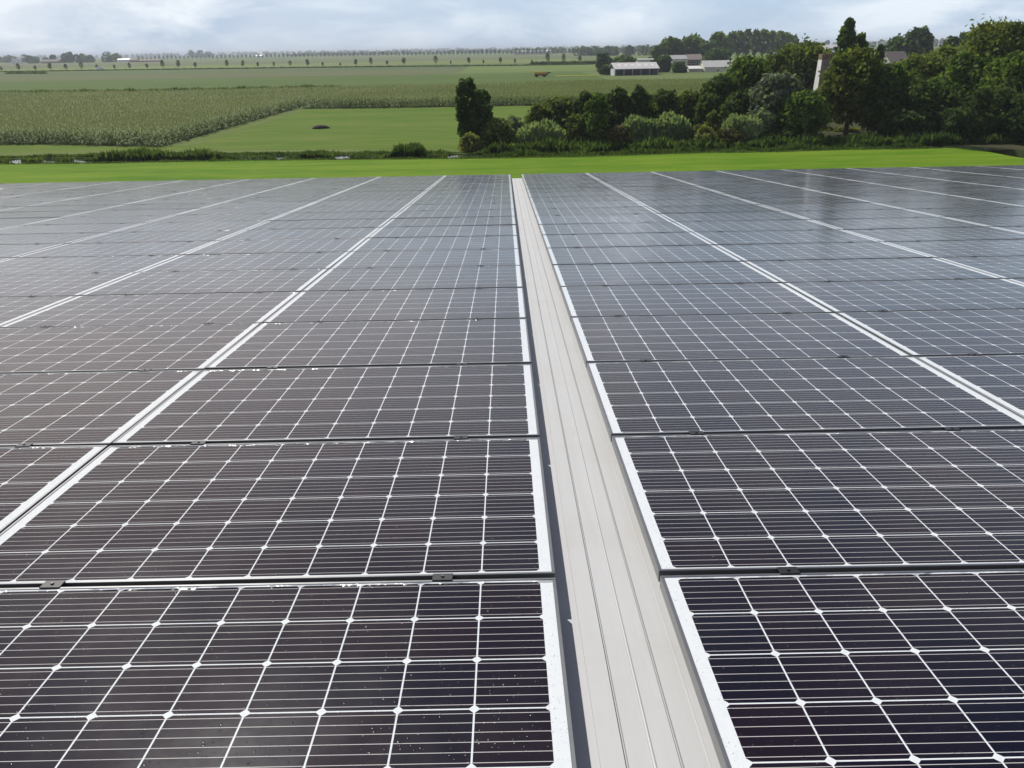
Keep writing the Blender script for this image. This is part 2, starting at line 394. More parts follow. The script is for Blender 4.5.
mb = MB(); y1 = e0.y - 0.25; z1 = rp(0, EDGE - 0.25, -OFF - 0.1).z
yb = apex.y - (e0.y - apex.y)
zr = apex.z - 0.1
mb.face([(xl + .2, y1, 0), (xr - .2, y1, 0), (xr - .2, y1, z1), (xl + .2, y1, z1)])
mb.face([(xl + .2, yb + .25, 0), (xr - .2, yb + .25, 0), (xr - .2, yb + .25, z1), (xl + .2, yb + .25, z1)])
for X in (xl + .2, xr - .2):
    mb.face([(X, yb + .25, 0), (X, y1, 0), (X, y1, z1), (X, apex.y, zr), (X, yb + .25, z1)])
shed_local(mb.build('wall', M['wall_clad'], shed))
mb = MB(); mb.face([(xl, apex.y, apex.z), (xr, apex.y, apex.z), (xr, yb, e0.z), (xl, yb, e0.z)])
shed_local(mb.build('rear_roof_sheet', M['roof'], shed))
mb = MB(); mb.prism([(apex.y - .18, apex.z - .002), (apex.y, apex.z + .03), (apex.y + .18, apex.z + .0)], xl, xr)
shed_local(mb.build('ridge_cap', M['roof'], shed))

# ------------------------------------------------------------ solar panels
PL, PW, PT = 1.664, 0.990, 0.035; LIP = 0.0095
def frame_mesh():
    mb = MB(); a, c = PL / 2, PW / 2
    mb.box(-a, a, -c, -c + LIP, -PT, 0); mb.box(-a, a, c - LIP, c, -PT, 0)
    mb.box(-a, -a + LIP, -c + LIP, c - LIP, -PT, 0); mb.box(a - LIP, a, -c + LIP, c - LIP, -PT, 0)
    return mb.mesh('frame', 0.0012)
def sheet_mesh():
    a, c = PL / 2 - LIP, PW / 2 - LIP; mb = MB()
    mb.box(-a, a, -c, c, -0.007, -0.0018); return mb.mesh('cell_sheet')
def clamp_mesh():
    mb = MB()
    mb.box(-0.027, 0.027, -0.007, 0.027, 0.0005, 0.0030)      # top plate bridging the joint
    mb.box(-0.022, 0.022, 0.003, 0.017, -0.100, 0.0005)       # stem in the gap
    return mb.mesh('clamp', 0.0008)
def bolt_mesh():
    mb = MB(); mb.tube([(0, 0.010, 0.0030), (0, 0.010, 0.007)], [0.005, 0.0045], 8); return mb.mesh('bolt')
def rail_mesh():
    mb = MB(); mb.box(-0.02, 0.02, -PW / 2 + 0.06, PW / 2 - 0.06, -0.0985, -PT - 0.0005); return mb.mesh('mounting_rail')
fm, cm, km, bm_, rm = frame_mesh(), sheet_mesh(), clamp_mesh(), bolt_mesh(), rail_mesh()
for me, mt in ((fm, 'frame'), (cm, 'panel'), (km, 'black'), (bm_, 'bolt'), (rm, 'frame')): me.materials.append(M[mt])
ORD = ['', 'first', 'second', 'third', 'fourth', 'fifth', 'sixth', 'seventh', 'eighth', 'ninth', 'tenth', 'eleventh', 'twelfth', 'thirteenth',
       'fourteenth', 'fifteenth', 'sixteenth', 'seventeenth', 'eighteenth', 'nineteenth', 'twentieth']
TENS = ['', '', 'twenty', 'thirty', 'forty']
def ordw(n):
    if n <= 20: return ORD[n]
    if n % 10 == 0: return TENS[n // 10][:-1] + 'ieth'
    return TENS[n // 10] + '-' + ORD[n % 10]
def project(p):
    d = p - Vector((0, 0, H)); z = d.dot(fw)
    if z < 0.05: return None
    return 512 + FPX * d.dot(rr) / z, 384 - FPX * d.dot(uu) / z
rng = random.Random(4)
first = None; npan = 0
for row in range(0, 20):
    for side in (-1, 1):
        for c in range(0, 9):
            xc = (X0 - PL / 2 - c * PC) if side < 0 else (X0 + GAPW + PL / 2 + c * PC)
            yc = D0 + row * PR + PR / 2
            inside = False
            for ax in (-.5, -.25, 0, .25, .5):
                for ay in (-.5, 0, .5):
                    q = project(rp(xc + ax * PL, yc + ay * PW))
                    if q and -230 < q[0] < 1254 and -10 < q[1] < 900: inside = True
            if not inside: continue
            npan += 1
            sidew = 'left' if side < 0 else 'right'
            t = empty('solar_panel', rp(xc, yc, rng.uniform(-.0012, .0012)),
                      'dark solar panel, %s row from the front, %s panel %s of the roof strip' % (ordw(row + 1), ordw(c + 1), sidew),
                      'solar panel', 'solar panels covering the roof',
                      (-S + R(rng.gauss(0, 0.10)), R(rng.gauss(0, 0.07)), R(rng.gauss(0, 0.03))))
            link('frame', fm, None, t); link('cell_sheet', cm, None, t)
            for sx in (-1, 1):
                o = link('clamp', km, None, t); o.location = (sx * 0.505 + rng.uniform(-.03, .03), PW / 2, 0)
                if row < 8: link('bolt', bm_, None, o)
                o = link('mounting_rail', rm, None, t); o.location = (sx * 0.56, 0, 0)
print('panels', npan)

# ------------------------------------------------------------ vegetation builders
def unit(a): return a / np.maximum(np.linalg.norm(a, axis=1, keepdims=True), 1e-6)
def leaf_quads(g, pos, nrm, size, aspect=1.6):
    n = len(pos); t = unit(np.cross(nrm, unit(g.normal(size=(n, 3))))); bt = np.cross(nrm, t)
    s = size[:, None]
    a = pos - t * s * aspect / 2; c = pos + t * s * aspect / 2
    return np.stack([a, pos - bt * s / 2 + nrm * s * .12, c, pos + bt * s / 2 + nrm * s * .12], 1)
def profile(kind, t):
    if kind == 'conifer': return np.clip(0.6 + 1.6 * t, 0, 1) * np.clip((1 - t) * 1.3, 0, 1) ** 0.62 + 0.02
    if kind == 'poplar': return np.clip(np.sin(np.pi * np.clip(t * 0.93 + 0.05, 0, 1)), 0, 1) ** 0.5
    if kind == 'shrub': return np.sqrt(np.clip(1 - (t * 0.98) ** 2.4, 0, 1))
    return np.sqrt(np.clip(1 - np.abs(2 * t - 0.9) ** 2.3 / 1.25, 0, 1))
def crown(seed, w_, h_, z0, kind='round', n=6000, s=0.22, lobes=34, aspect=1.6):
    g = np.random.default_rng(seed); Rr = w_ / 2
    K = lobes = max(lobes, 40); t = g.uniform(0.03, 0.95, K) ** (0.85 if kind == 'round' else 1.0)
    an = g.uniform(0, 2 * np.pi, K); pr = profile(kind, t) * Rr
    lr = g.uniform(0.13, 0.30, K) * Rr * (1.0 if kind in ('round', 'shrub') else 0.95)
    if kind == 'conifer': lr = np.minimum(lr, pr * 0.7 + 0.06 * Rr)
    lr = np.minimum(lr, h_ * 0.28)
    rad = np.maximum(pr * g.uniform(0.82, 1.14, K) - lr * g.uniform(0.6, 1.1, K), 0) * np.sqrt(g.uniform(0.45, 1, K))
    C = np.stack([rad * np.cos(an), rad * np.sin(an), z0 + np.clip(t * h_, lr * .6, h_ - lr * g.uniform(.45, 1.3, K))], 1)
    li = g.choice(K, n, p=lr ** 2 / (lr ** 2).sum())
    d = unit(g.normal(size=(n, 3)) + np.array([0, 0, .25]))
    rr_ = lr[li] * np.clip(g.normal(0.92, 0.16, n), .2, 1.35)
    sq = np.array([1, 1, 0.85 if kind != 'conifer' else 1.3])
    sprig = g.uniform(0, 1, n) < (0.0 if kind == 'conifer' else 0.12)                   # twigs that stick out and break the outline
    rr_ = rr_ * np.where(sprig, g.uniform(1.05, 1.5, n), 1.0)
    pos = C[li] + d * rr_[:, None] * sq
    pos[:, 2] += np.where(sprig, g.uniform(0, .35, n) * lr[li], 0)
    pos[:, 2] = np.maximum(pos[:, 2], 0.05)
    nf = int(n * 0.20)                                  # loose foliage filling the crown between the clumps
    tf = g.uniform(0.0, 1.0, nf); af = g.uniform(0, 2 * np.pi, nf)
    rf = profile(kind, tf) * Rr * np.sqrt(g.uniform(0.15, 0.92, nf)) * (0.90 + 0.10 * np.sin(3 * af + seed) + 0.06 * np.sin(9 * tf * 3 + 5 * af))
    pos[:nf] = np.stack([rf * np.cos(af), rf * np.sin(af), z0 + tf * h_ * .97], 1)
    nrm = unit(d * 1.1 + g.normal(size=(n, 3)) * 0.55)
    q = leaf_quads(g, pos, nrm, s * g.uniform(0.55, 1.35, n), aspect)
    tint = np.clip(g.uniform(0, 1, K)[li] * 0.5 + g.uniform(0, .6, n) ** 1.3, 0, 1)
    return q, tint, C, lr
def blades(seed, x, y, h_, wd, lean=0.35, z=0.0, spread=0.0):
    """upright pointed leaves; arrays x,y,h"""
    g = np.random.default_rng(seed); n = len(x)
    a = g.uniform(0, 2 * np.pi, n); la = g.uniform(0, lean, n)
    base = np.stack([x + g.normal(0, spread + 1e-6, n), y + g.normal(0, spread + 1e-6, n), np.full(n, z) if np.isscalar(z) else z], 1)
    d = np.stack([np.cos(a) * la, np.sin(a) * la, np.ones(n)], 1)
    b2 = g.uniform(0, 2 * np.pi, n); sidev = np.stack([np.cos(b2), np.sin(b2), np.zeros(n)], 1)
    ww = (wd * g.uniform(.6, 1.3, n))[:, None]; hh = (h_)[:, None]
    top = base + d * hh; mid = base + d * hh * .5 * np.array([.6, .6, 1])
    return np.stack([base, mid - sidev * ww / 2, top, mid + sidev * ww / 2], 1), g.uniform(0, 1, n)

F = {
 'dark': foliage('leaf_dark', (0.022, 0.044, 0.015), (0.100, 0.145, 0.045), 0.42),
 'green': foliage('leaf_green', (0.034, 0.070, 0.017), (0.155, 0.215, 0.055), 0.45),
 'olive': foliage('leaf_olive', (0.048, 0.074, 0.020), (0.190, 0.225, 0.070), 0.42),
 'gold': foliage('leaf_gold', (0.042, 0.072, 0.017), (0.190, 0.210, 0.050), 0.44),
 'silver': foliage('leaf_silver', (0.050, 0.072, 0.046), (0.280, 0.315, 0.225), 0.3),
 'willow': foliage('leaf_willow', (0.080, 0.120, 0.055), (0.270, 0.330, 0.190), 0.40),
 'brown': foliage('leaf_brown', (0.050, 0.056, 0.024), (0.160, 0.130, 0.060), 0.30),
 'bramble': foliage('leaf_bramble', (0.070, 0.092, 0.024), (0.270, 0.265, 0.085), 0.38),
 'reed': foliage('leaf_reed', (0.035, 0.065, 0.020), (0.150, 0.200, 0.070), 0.35),
 'maize': foliage('leaf_maize', (0.095, 0.140, 0.038), (0.185, 0.230, 0.085), 0.30, 0.05),
 'tassel': foliage('maize_tassel', (0.24, 0.25, 0.11), (0.33, 0.33, 0.17), 0.15, 0.05),
 'far': foliage('leaf_far', (0.028, 0.060, 0.022), (0.105, 0.155, 0.050), 0.38, 0.1),
}
def trunk_mesh(seed, h_, r_, C=None, lr=None, limbs=5):
    g = random.Random(seed); mb = MB()
    mb.tube([(0, 0, -0.1), (g.uniform(-.05, .05), 0, h_ * .35), (g.uniform(-.15, .15), g.uniform(-.1, .1), h_ * .7), (0, 0, h_)], [r_ * 1.25, r_, r_ * .7, r_ * .3], 8)
    if C is not None:
        idx = list(range(len(C))); g.shuffle(idx)
        for i in idx[:limbs]:
            c = Vector(C[i]); s0 = min(h_ * g.uniform(.35, .75), c.z * .8)
            a = Vector((0, 0, s0)); mb.tube([a, a.lerp(c, .5) + Vector((0, 0, .1 * h_ * g.random())), c], [r_ * .5, r_ * .35, r_ * .12], 5)
    return mb.mesh('trunk')
seedc = [100]
def plant(name, label, cat, px, toppy, wpx, Y, leaf, kind='round', bottom=0.12, trunk=True, dens=1.0, s=None, group=None, lobes=None, stems=False):
    """one tree or bush whose foot stands on the ground at depth Y in the photo's direction"""
    seedc[0] += 1; sd_ = seedc[0]
    pt_ = at(px, toppy, Y); X = pt_.x; hh = pt_.z; W = wpx * Y / (FPX * 0.93)
    t = empty(name, (X, Y, 0), label, cat, group)
    z0 = hh * bottom; ch = hh - z0
    if s is None: s = 0.0034 * Y
    area = math.pi * W * (ch * 0.9 + W * .4)
    n = int(min(26000, dens * 2.5 * area / (s * s * 0.8)))
    if stems:      # upright, brushy willow-like growth
        g = np.random.default_rng(sd_)
        m_ = int(n * 0.9); a = g.uniform(0, 2 * np.pi, m_); r_ = np.sqrt(g.uniform(0, 1, m_)) * W / 2
        x_ = np.cos(a) * r_; y_ = np.sin(a) * r_ * 0.8
        cl = 0.5 + 0.5 * np.sin(x_ * 2.1 + sd_) * np.sin(y_ * 1.7 + 2 * sd_)
        topz = hh * np.sqrt(np.clip(1 - (r_ / (W / 2)) ** 2.6, 0.05, 1)) * (0.80 + 0.2 * cl) * g.uniform(.86, 1.06, m_)
        zz_ = topz * np.where(g.uniform(0, 1, m_) < .55, g.uniform(.72, .92, m_), g.uniform(0.02, .8, m_))
        L_ = np.minimum(g.uniform(.3, .6, m_), topz * .5)
        base = np.stack([x_, y_, zz_], 1); out_ = np.stack([x_, y_, np.zeros(m_)], 1) / (W / 2) * .45
        d = unit(out_ + np.array([0, 0, 1]) + g.normal(0, .22, (m_, 3)))
        b2 = unit(np.cross(d, g.normal(size=(m_, 3)))); ww = (s * .45 * g.uniform(.6, 1.3, m_))[:, None]; l_ = L_[:, None]
        q = np.stack([base, base + d * l_ * .5 - b2 * ww, base + d * l_, base + d * l_ * .5 + b2 * ww], 1)
        tint = np.clip(cl * .5 + g.uniform(0, .5, m_), 0, 1); C = None
    else:
        if lobes is None: lobes = int(min(170, max(55, area * 1.2)))
        q, tint, C, lr = crown(sd_, W, ch, z0, kind, n, s, lobes)
    link('crown', npmesh('crown', q, tint), F[leaf], t)
    if trunk:
        link('trunk', trunk_mesh(sd_, hh * .7, max(0.06, 0.028 * hh), C), M['bark'], t)
    return t

TREES = 'trees and bushes of the belt behind the lawn'
P = plant
# left end of the belt
P('conifer', 'tall dark conifer standing alone at the left end of the tree belt', 'tree', 466, 77, 22, 79, 'dark', 'poplar', 0.08, group=TREES, dens=1.3)
P('conifer', 'shorter dark conifer leaning against the right side of the tallest lone conifer', 'tree', 481, 90, 23, 78, 'dark', 'poplar', 0.05, group=TREES, dens=1.3)
P('bush', 'dark ragged bush knitting the two lone conifers together', 'bush', 474, 106, 29, 79.5, 'dark', 'round', 0, group=TREES)
P('bush', 'low yellowish bramble bush at the foot of the lone conifers', 'bush', 471, 134, 26, 75.2, 'bramble', 'shrub', 0, False, group=TREES)
P('bush', 'rounded green bush just right of the lone conifers', 'bush', 497, 118, 34, 77, 'olive', 'shrub', 0, True, group=TREES)
P('bush', 'small grey green bush with meadow behind it, right of the conifers', 'bush', 515, 117, 26, 83, 'willow', 'shrub', 0, True, group=TREES)
P('willow_bush', 'brushy grey green willow bush right of the rounded green bush', 'bush', 541, 120, 46, 77, 'willow', 'shrub', 0, True, stems=True, group=TREES)
P('bush', 'olive brown bush rising behind the left willow bush', 'bush', 560, 97, 46, 92, 'olive', 'shrub', 0, True, group=TREES)
P('bush', 'olive bush between the left willow bush and the slim young tree', 'bush', 577, 116, 30, 78, 'olive', 'shrub', 0, True, group=TREES)
P('dark_tree', 'dark bush directly behind the slim young tree', 'bush', 586, 92, 24, 88, 'dark', 'round', 0.02, group=TREES)
P('young_tree', 'slim upright young green tree in front of the belt of bushes', 'tree', 598, 92, 24, 76.5, 'green', 'poplar', 0.06, group=TREES)
P('dark_tree', 'dark round bush right of the slim young tree', 'tree', 618, 89, 30, 88, 'dark', 'round', 0.03, group=TREES)
P('dark_tree', 'narrow dark tree second right of the slim young tree', 'tree', 641, 87, 24, 88, 'dark', 'round', 0.03, group=TREES)
P('dark_tree', 'dark olive tree behind the middle of the wide willow bush', 'tree', 665, 91, 32, 90, 'dark', 'round', 0.03, group=TREES)
P('bush', 'olive bush behind the right end of the wide willow bush', 'bush', 690, 92, 34, 92, 'olive', 'shrub', 0, group=TREES)
P('dark_tree', 'dark bush between the wide willow bush and the big dark tree', 'bush', 712, 94, 34, 88, 'dark', 'round', 0.0, group=TREES)
P('willow_bush', 'left half of the wide pale willow thicket in the belt', 'bush', 641, 113, 36, 77, 'willow', 'shrub', 0, True, stems=True, group=TREES)
P('willow_bush', 'right half of the wide pale willow thicket in the belt', 'bush', 671, 111, 40, 77, 'willow', 'shrub', 0, True, stems=True, group=TREES)
P('bush', 'reddish brown low bush left of the wide willow thicket', 'bush', 618, 127, 28, 75.6, 'brown', 'shrub', 0, False, group=TREES)
P('bush', 'yellowish low bramble bush right of the wide willow thicket', 'bush', 702, 126, 32, 75.8, 'bramble', 'shrub', 0, False, group=TREES)
P('bush', 'brown low bush between the bramble and the silvery tree', 'bush', 727, 130, 32, 75.6, 'brown', 'shrub', 0, False, group=TREES)
P('bush', 'small olive bush with round top above the brambles', 'bush', 714, 110, 18, 80, 'olive', 'shrub', 0, True, group=TREES)
P('willow_bush', 'pale willow bush at the left foot of the silvery tree', 'bush', 744, 113, 40, 77, 'willow', 'shrub', 0, True, stems=True, group=TREES)
P('bush', 'olive bush filling the belt behind the left willow bush', 'bush', 540, 106, 34, 86, 'olive', 'shrub', 0, group=TREES)
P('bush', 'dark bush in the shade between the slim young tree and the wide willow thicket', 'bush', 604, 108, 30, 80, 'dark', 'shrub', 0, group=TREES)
P('bush', 'grey green bush behind the gap between the dark round trees', 'bush', 631, 100, 30, 96, 'willow', 'shrub', 0, group=TREES)
P('bush', 'olive green bush behind the narrow dark tree', 'bush', 654, 98, 30, 97, 'olive', 'shrub', 0, group=TREES)
P('bush', 'mid green bush at the back of the belt left of the big dark tree', 'bush', 684, 99, 36, 97, 'green', 'shrub', 0, group=TREES)
P('bush', 'grey green bush under the big dark tree', 'bush', 764, 112, 30, 78, 'willow', 'shrub', 0, group=TREES)
P('green_tree', 'bright green tree at the back between the big trees and the poplars', 'tree', 776, 54, 34, 105, 'olive', 'round', 0.05, group=TREES)
# the middle
P('dark_tree', 'big dark tree left of the silvery tree, lower left one of two', 'tree', 724, 75, 42, 90, 'dark', 'round', 0.05, group=TREES)
P('green_tree', 'big dark green tree behind the silvery tree, rising to the poplars', 'tree', 751, 57, 54, 95, 'green', 'round', 0.05, group=TREES)
P('dark_tree', 'dark low tree under the big trees left of the silvery tree', 'tree', 742, 92, 36, 84, 'dark', 'round', 0.0, group=TREES)
P('broad_tree', 'gold tinged tree immediately left of the tall chimney', 'tree', 802, 44, 62, 112, 'olive', 'round', 0.1, group=TREES)
P('silver_tree', 'silvery grey leaved tree left of the tall chimney', 'tree', 779, 74, 52, 81, 'silver', 'round', 0.05, group=TREES, lobes=60)
P('dark_tree', 'dark green tree in front of the foot of the chimney', 'tree', 805, 92, 46, 78, 'green', 'round', 0.0, group=TREES)
P('conifer', 'tall pointed tree that rises highest against the sky right of the chimney', 'tree', 850, 19, 31, 116, 'green', 'conifer', 0.12, group=TREES, dens=1.4, lobes=60)
P('conifer', 'rounder shoulder tree at the right side of the tall pointed tree', 'tree', 862, 31, 17, 117, 'green', 'poplar', 0.12, group=TREES)
P('conifer', 'small dark spiky conifer against the far fields', 'tree', 881, 44, 15, 125, 'dark', 'conifer', 0.0, group=TREES, dens=1.4)
P('broad_tree', 'broad tree with sunlit gold green top right of the chimney', 'tree', 857, 52, 60, 83, 'gold', 'round', 0.16, group=TREES, lobes=70)
P('broad_tree', 'dark green tree right of the broad gold topped tree', 'tree', 893, 64, 50, 82, 'green', 'round', 0.08, group=TREES)
P('broad_tree', 'olive tree behind in the right half of the belt, under the round far tree', 'tree', 925, 56, 60, 96, 'olive', 'round', 0.1, group=TREES)
P('broad_tree', 'olive brown tree behind with a dull brownish top', 'tree', 955, 46, 54, 104, 'olive', 'round', 0.1, group=TREES)
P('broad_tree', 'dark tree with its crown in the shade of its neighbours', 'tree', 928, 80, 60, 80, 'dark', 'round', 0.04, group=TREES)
P('broad_tree', 'green tree in front of the brownish topped tree', 'tree', 975, 55, 62, 84, 'green', 'round', 0.04, group=TREES, lobes=70)
P('broad_tree', 'largest gold tinged tree at the right edge of the photo', 'tree', 1008, 22, 76, 92, 'gold', 'round', 0.1, group=TREES, lobes=80)
P('broad_tree', 'dark green tree at the right edge below the gold tinged one', 'tree', 1024, 52, 60, 79, 'green', 'round', 0.04, group=TREES)
P('dark_tree', 'dark tree at the far right close to the lawn corner', 'tree', 998, 88, 56, 77, 'dark', 'round', 0.0, group=TREES)
P('dark_tree', 'dark tree behind the right corner of the lawn', 'tree', 1046, 84, 50, 73, 'dark', 'round', 0.0, group=TREES)
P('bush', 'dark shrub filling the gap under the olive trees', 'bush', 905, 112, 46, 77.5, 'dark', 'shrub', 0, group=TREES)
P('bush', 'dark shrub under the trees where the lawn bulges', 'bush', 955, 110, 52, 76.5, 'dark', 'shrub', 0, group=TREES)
P('bush', 'low dark hedge bush beneath the broad gold topped tree', 'bush', 868, 134, 30, 77, 'dark', 'shrub', 0, False, group=TREES)
P('bush', 'low dark bush below the gap in the trees', 'bush', 836, 142, 40, 76.5, 'dark', 'shrub', 0, False, group=TREES)
P('bush', 'sunlit yellow green hedge seen through the gap in the trees', 'bush', 838, 135, 40, 88, 'bramble', 'shrub', 0, False, group=TREES)
P('bush', 'low dark bush at the foot of the silvery tree', 'bush', 772, 130, 44, 77, 'dark', 'shrub', 0, False, group=TREES)
# round trees farther off on the right
P('far_tree', 'round dark tree standing against the sky above the brown roofed house', 'tree', 921, 28, 27, 262, 'far', 'round', 0.05, group='far trees')
P('far_tree', 'lower round tree touching the left side of the round sky tree', 'tree', 900, 37, 26, 266, 'far', 'round', 0.02, group='far trees')
P('far_tree', 'low round tree between the two larger far trees on the right', 'tree', 953, 37, 18, 250, 'far', 'round', 0.05, group='far trees')
P('far_tree', 'round far tree next to the large gold tree at the right', 'tree', 971, 31, 25, 250, 'far', 'round', 0.05, group='far trees')
# around the farm
P('far_tree', 'left broad tree behind the white roofed barn', 'tree', 670, 38, 22, 430, 'green', 'round', 0.1, group='far trees')
P('far_tree', 'small tree at the right of the left broad farm tree', 'tree', 658, 46, 12, 430, 'far', 'round', 0.1, group='far trees')
P('far_tree', 'second broad tree behind the barns, right of the first', 'tree', 693, 36, 25, 430, 'green', 'round', 0.08, group='far trees')
P('far_tree', 'dark rounded tree between the second broad tree and the poplars', 'tree', 709, 42, 20, 420, 'far', 'round', 0.05, group='far trees')
P('far_tree', 'tall tree at the left end of the poplar row', 'tree', 719, 32, 18, 440, 'green', 'round', 0.1, group='far trees')
P('far_tree', 'dark round bushy tree behind the grey barn roof', 'tree', 718, 49, 24, 380, 'far', 'round', 0.02, group='far trees')
P('far_tree', 'dark low tree above the left end of the white barn', 'tree', 604, 54, 15, 330, 'far', 'round', 0.0, group='far trees')
P('far_tree', 'green tree right of the white barn before the pale houses', 'tree', 664, 56, 16, 310, 'far', 'round', 0.0, group='far trees')
P('far_tree', 'small tree close to the right gable of the white barn', 'tree', 655, 60, 10, 300, 'far', 'round', 0.0, group='far trees')
P('far_tree', 'low round tree between the white barn and the grey barn', 'tree', 680, 63, 14, 298, 'far', 'round', 0.0, group='far trees')
P('far_hedge', 'dark clipped hedge behind the left part of the white barn', 'hedge', 624, 57, 26, 345, 'far', 'shrub', 0.0, False, group='far trees')
P('far_tree', 'bushes at the left gable of the white barn', 'bush', 606, 65, 12, 288, 'far', 'shrub', 0.0, False, group='far trees')
for i, (px, ty) in enumerate([(732, 32), (740, 31), (748, 30), (757, 30), (765, 29.5), (773, 30), (781, 31), (788, 33), (794, 36)]):
    P('poplar', '%s poplar from the left in the dense row behind the farm' % ordw(i + 1), 'tree', px, ty, 10.5, 520 + (i % 3) * 6, 'green', 'poplar', 0.22, group='poplar row behind the farm', dens=0.8)

# ------------------------------------------------------------ young trees along the far road, avenue on the horizon
def small_tree(seed, h_, w_, s=.32, n=520):
    q, tint, C, lr = crown(seed, w_, h_ * .72, h_ * .28, 'round', n, s, 20)
    return npmesh('crown', q, tint), trunk_mesh(seed, h_ * .6, .12)
kinds = []
for i in range(4):
    a, c = small_tree(500 + i, 4.6 + .5 * i, 2.6 + .2 * i); a.materials.append(F['far']); c.materials.append(M['bark']); kinds.append((a, c))
rg = random.Random(8); cnt = 0
for i in range(38):
    px = 1 + i * 16.1
    if px > 596 or i in (13, 26): continue
    Y = 596 - 0.125 * px; X = at(px + rg.uniform(-1.3, 1.3), 65, Y).x; cnt += 1
    t = empty('roadside_tree', (X, Y, 0), '%s young tree from the left in the evenly spaced row along the far road' % ordw(cnt), 'tree',
              'young trees along the far road', (0, 0, rg.uniform(0, 6)))
    k = rg.randrange(4); sc_ = rg.choice((.5, .62, .7, .78, .85, .92, 1.0))
    t.scale = (sc_, sc_, sc_)
    link('crown', kinds[k][0], None, t); link('trunk', kinds[k][1], None, t)
av = []
for i in range(3):
    q, tint, C, lr = crown(700 + i, 6.2, 8.0, 2.2, 'round', 150, 1.1, 10)
    tr = [((-.3, 0, 0), (.3, 0, 0), (.2, 0, 3.5), (-.2, 0, 3.5)), ((0, -.3, 0), (0, .3, 0), (0, .2, 3.5), (0, -.2, 3.5))]
    me = npmesh('avenue_tree', np.concatenate([q, np.array(tr)]), np.concatenate([tint, [0, 0]])); me.materials.append(F['far']); av.append(me)
for i in range(112):
    px = 138 + i * 4.15
    Y = 1850 - 1.15 * (px - 150); X = at(px, 55, Y).x
    o = link('avenue_tree', av[i % 3], None); o.location = (X, Y, 0); o.rotation_euler = (0, 0, rg.uniform(0, 6))
    s_ = rg.uniform(.6, .95); o.scale = (s_, s_, s_)
    props(o, 'tiny hazy tree in the long evenly spaced avenue along the horizon', 'tree', 'avenue trees on the horizon')

# distant woods: masses that read as one
def wood(label, pts, h_, n, s, depth, seed, leaf='far', name='distant_wood'):
    g = np.random.default_rng(seed); P0 = np.array(pts, float); seg = np.linalg.norm(np.diff(P0, axis=0), axis=1)
    cum = np.concatenate([[0], np.cumsum(seg)]); L = cum[-1]
    K = max(10, int(L / (h_ * .45))); u_ = g.uniform(0, L, K)
    cx = np.interp(u_, cum, P0[:, 0]); cy = np.interp(u_, cum, P0[:, 1]) + g.uniform(-depth, depth, K)
    hh = h_ * g.uniform(.55, 1.1, K); lr = h_ * g.uniform(.22, .5, K)
    li = g.integers(0, K, n); d = unit(g.normal(size=(n, 3)))
    pos = np.stack([cx[li], cy[li], np.zeros(n)], 1) + d * np.stack([lr[li], lr[li], hh[li] * .5], 1); pos[:, 2] += hh[li] * .5
    pos[:, 2] = np.maximum(pos[:, 2], .1)
    q = leaf_quads(g, pos, unit(d + g.normal(size=(n, 3)) * .5), s * g.uniform(.6, 1.3, n), 1.2)
    o = link(name, npmesh(name, q, g.uniform(0, 1, K)[li]), F[leaf]); props(o, label, 'wood', kind='stuff'); return o
def line(pxs, Y0, Y1=None):
    Y1 = Y1 or Y0; n = len(pxs)
    return [(at(p_, 55, Y0 + (Y1 - Y0) * i / (n - 1)).x, Y0 + (Y1 - Y0) * i / (n - 1)) for i, p_ in enumerate(pxs)]
wood('hazy dark wood around the farm at the far left of the horizon', line([-60, 30], 1900, 1800), 14, 1500, 4, 20, 1)
wood('darker clump of tall trees above the far left farm roofs', line([24, 60], 1420, 1420), 12, 1200, 2.6, 15, 2)
wood('ragged clump of farm trees left of the avenue', line([62, 97], 1420, 1400), 15, 1500, 2.8, 18, 3)
wood('short end clump of farm trees nearest the avenue', line([101, 116], 1400, 1400), 14, 600, 2.6, 10, 4)
wood('blue grey wood on the horizon behind the avenue at left', line([190, 212], 3000, 3000), 22, 700, 6, 20, 5)
wood('blue grey hazy tree line along the horizon in the middle', line([285, 400, 520], 2700, 2500), 9, 5200, 5, 40, 6)
wood('hazy tree line running behind the greenhouse', line([515, 600, 680], 1750, 1500), 10, 3600, 4, 30, 7)
wood('darker tree line left of the white barn trees', line([575, 668], 1050, 900), 10, 2200, 2.4, 10, 8)
wood('hazy blue tree line under the sky right of the poplars', line([790, 900, 1024], 1900, 1700), 14, 4200, 4, 40, 9)
wood('very distant pale blue woods closing the horizon', line([-400, 512, 1500], 5200, 5200), 17, 9000, 16, 100, 10)

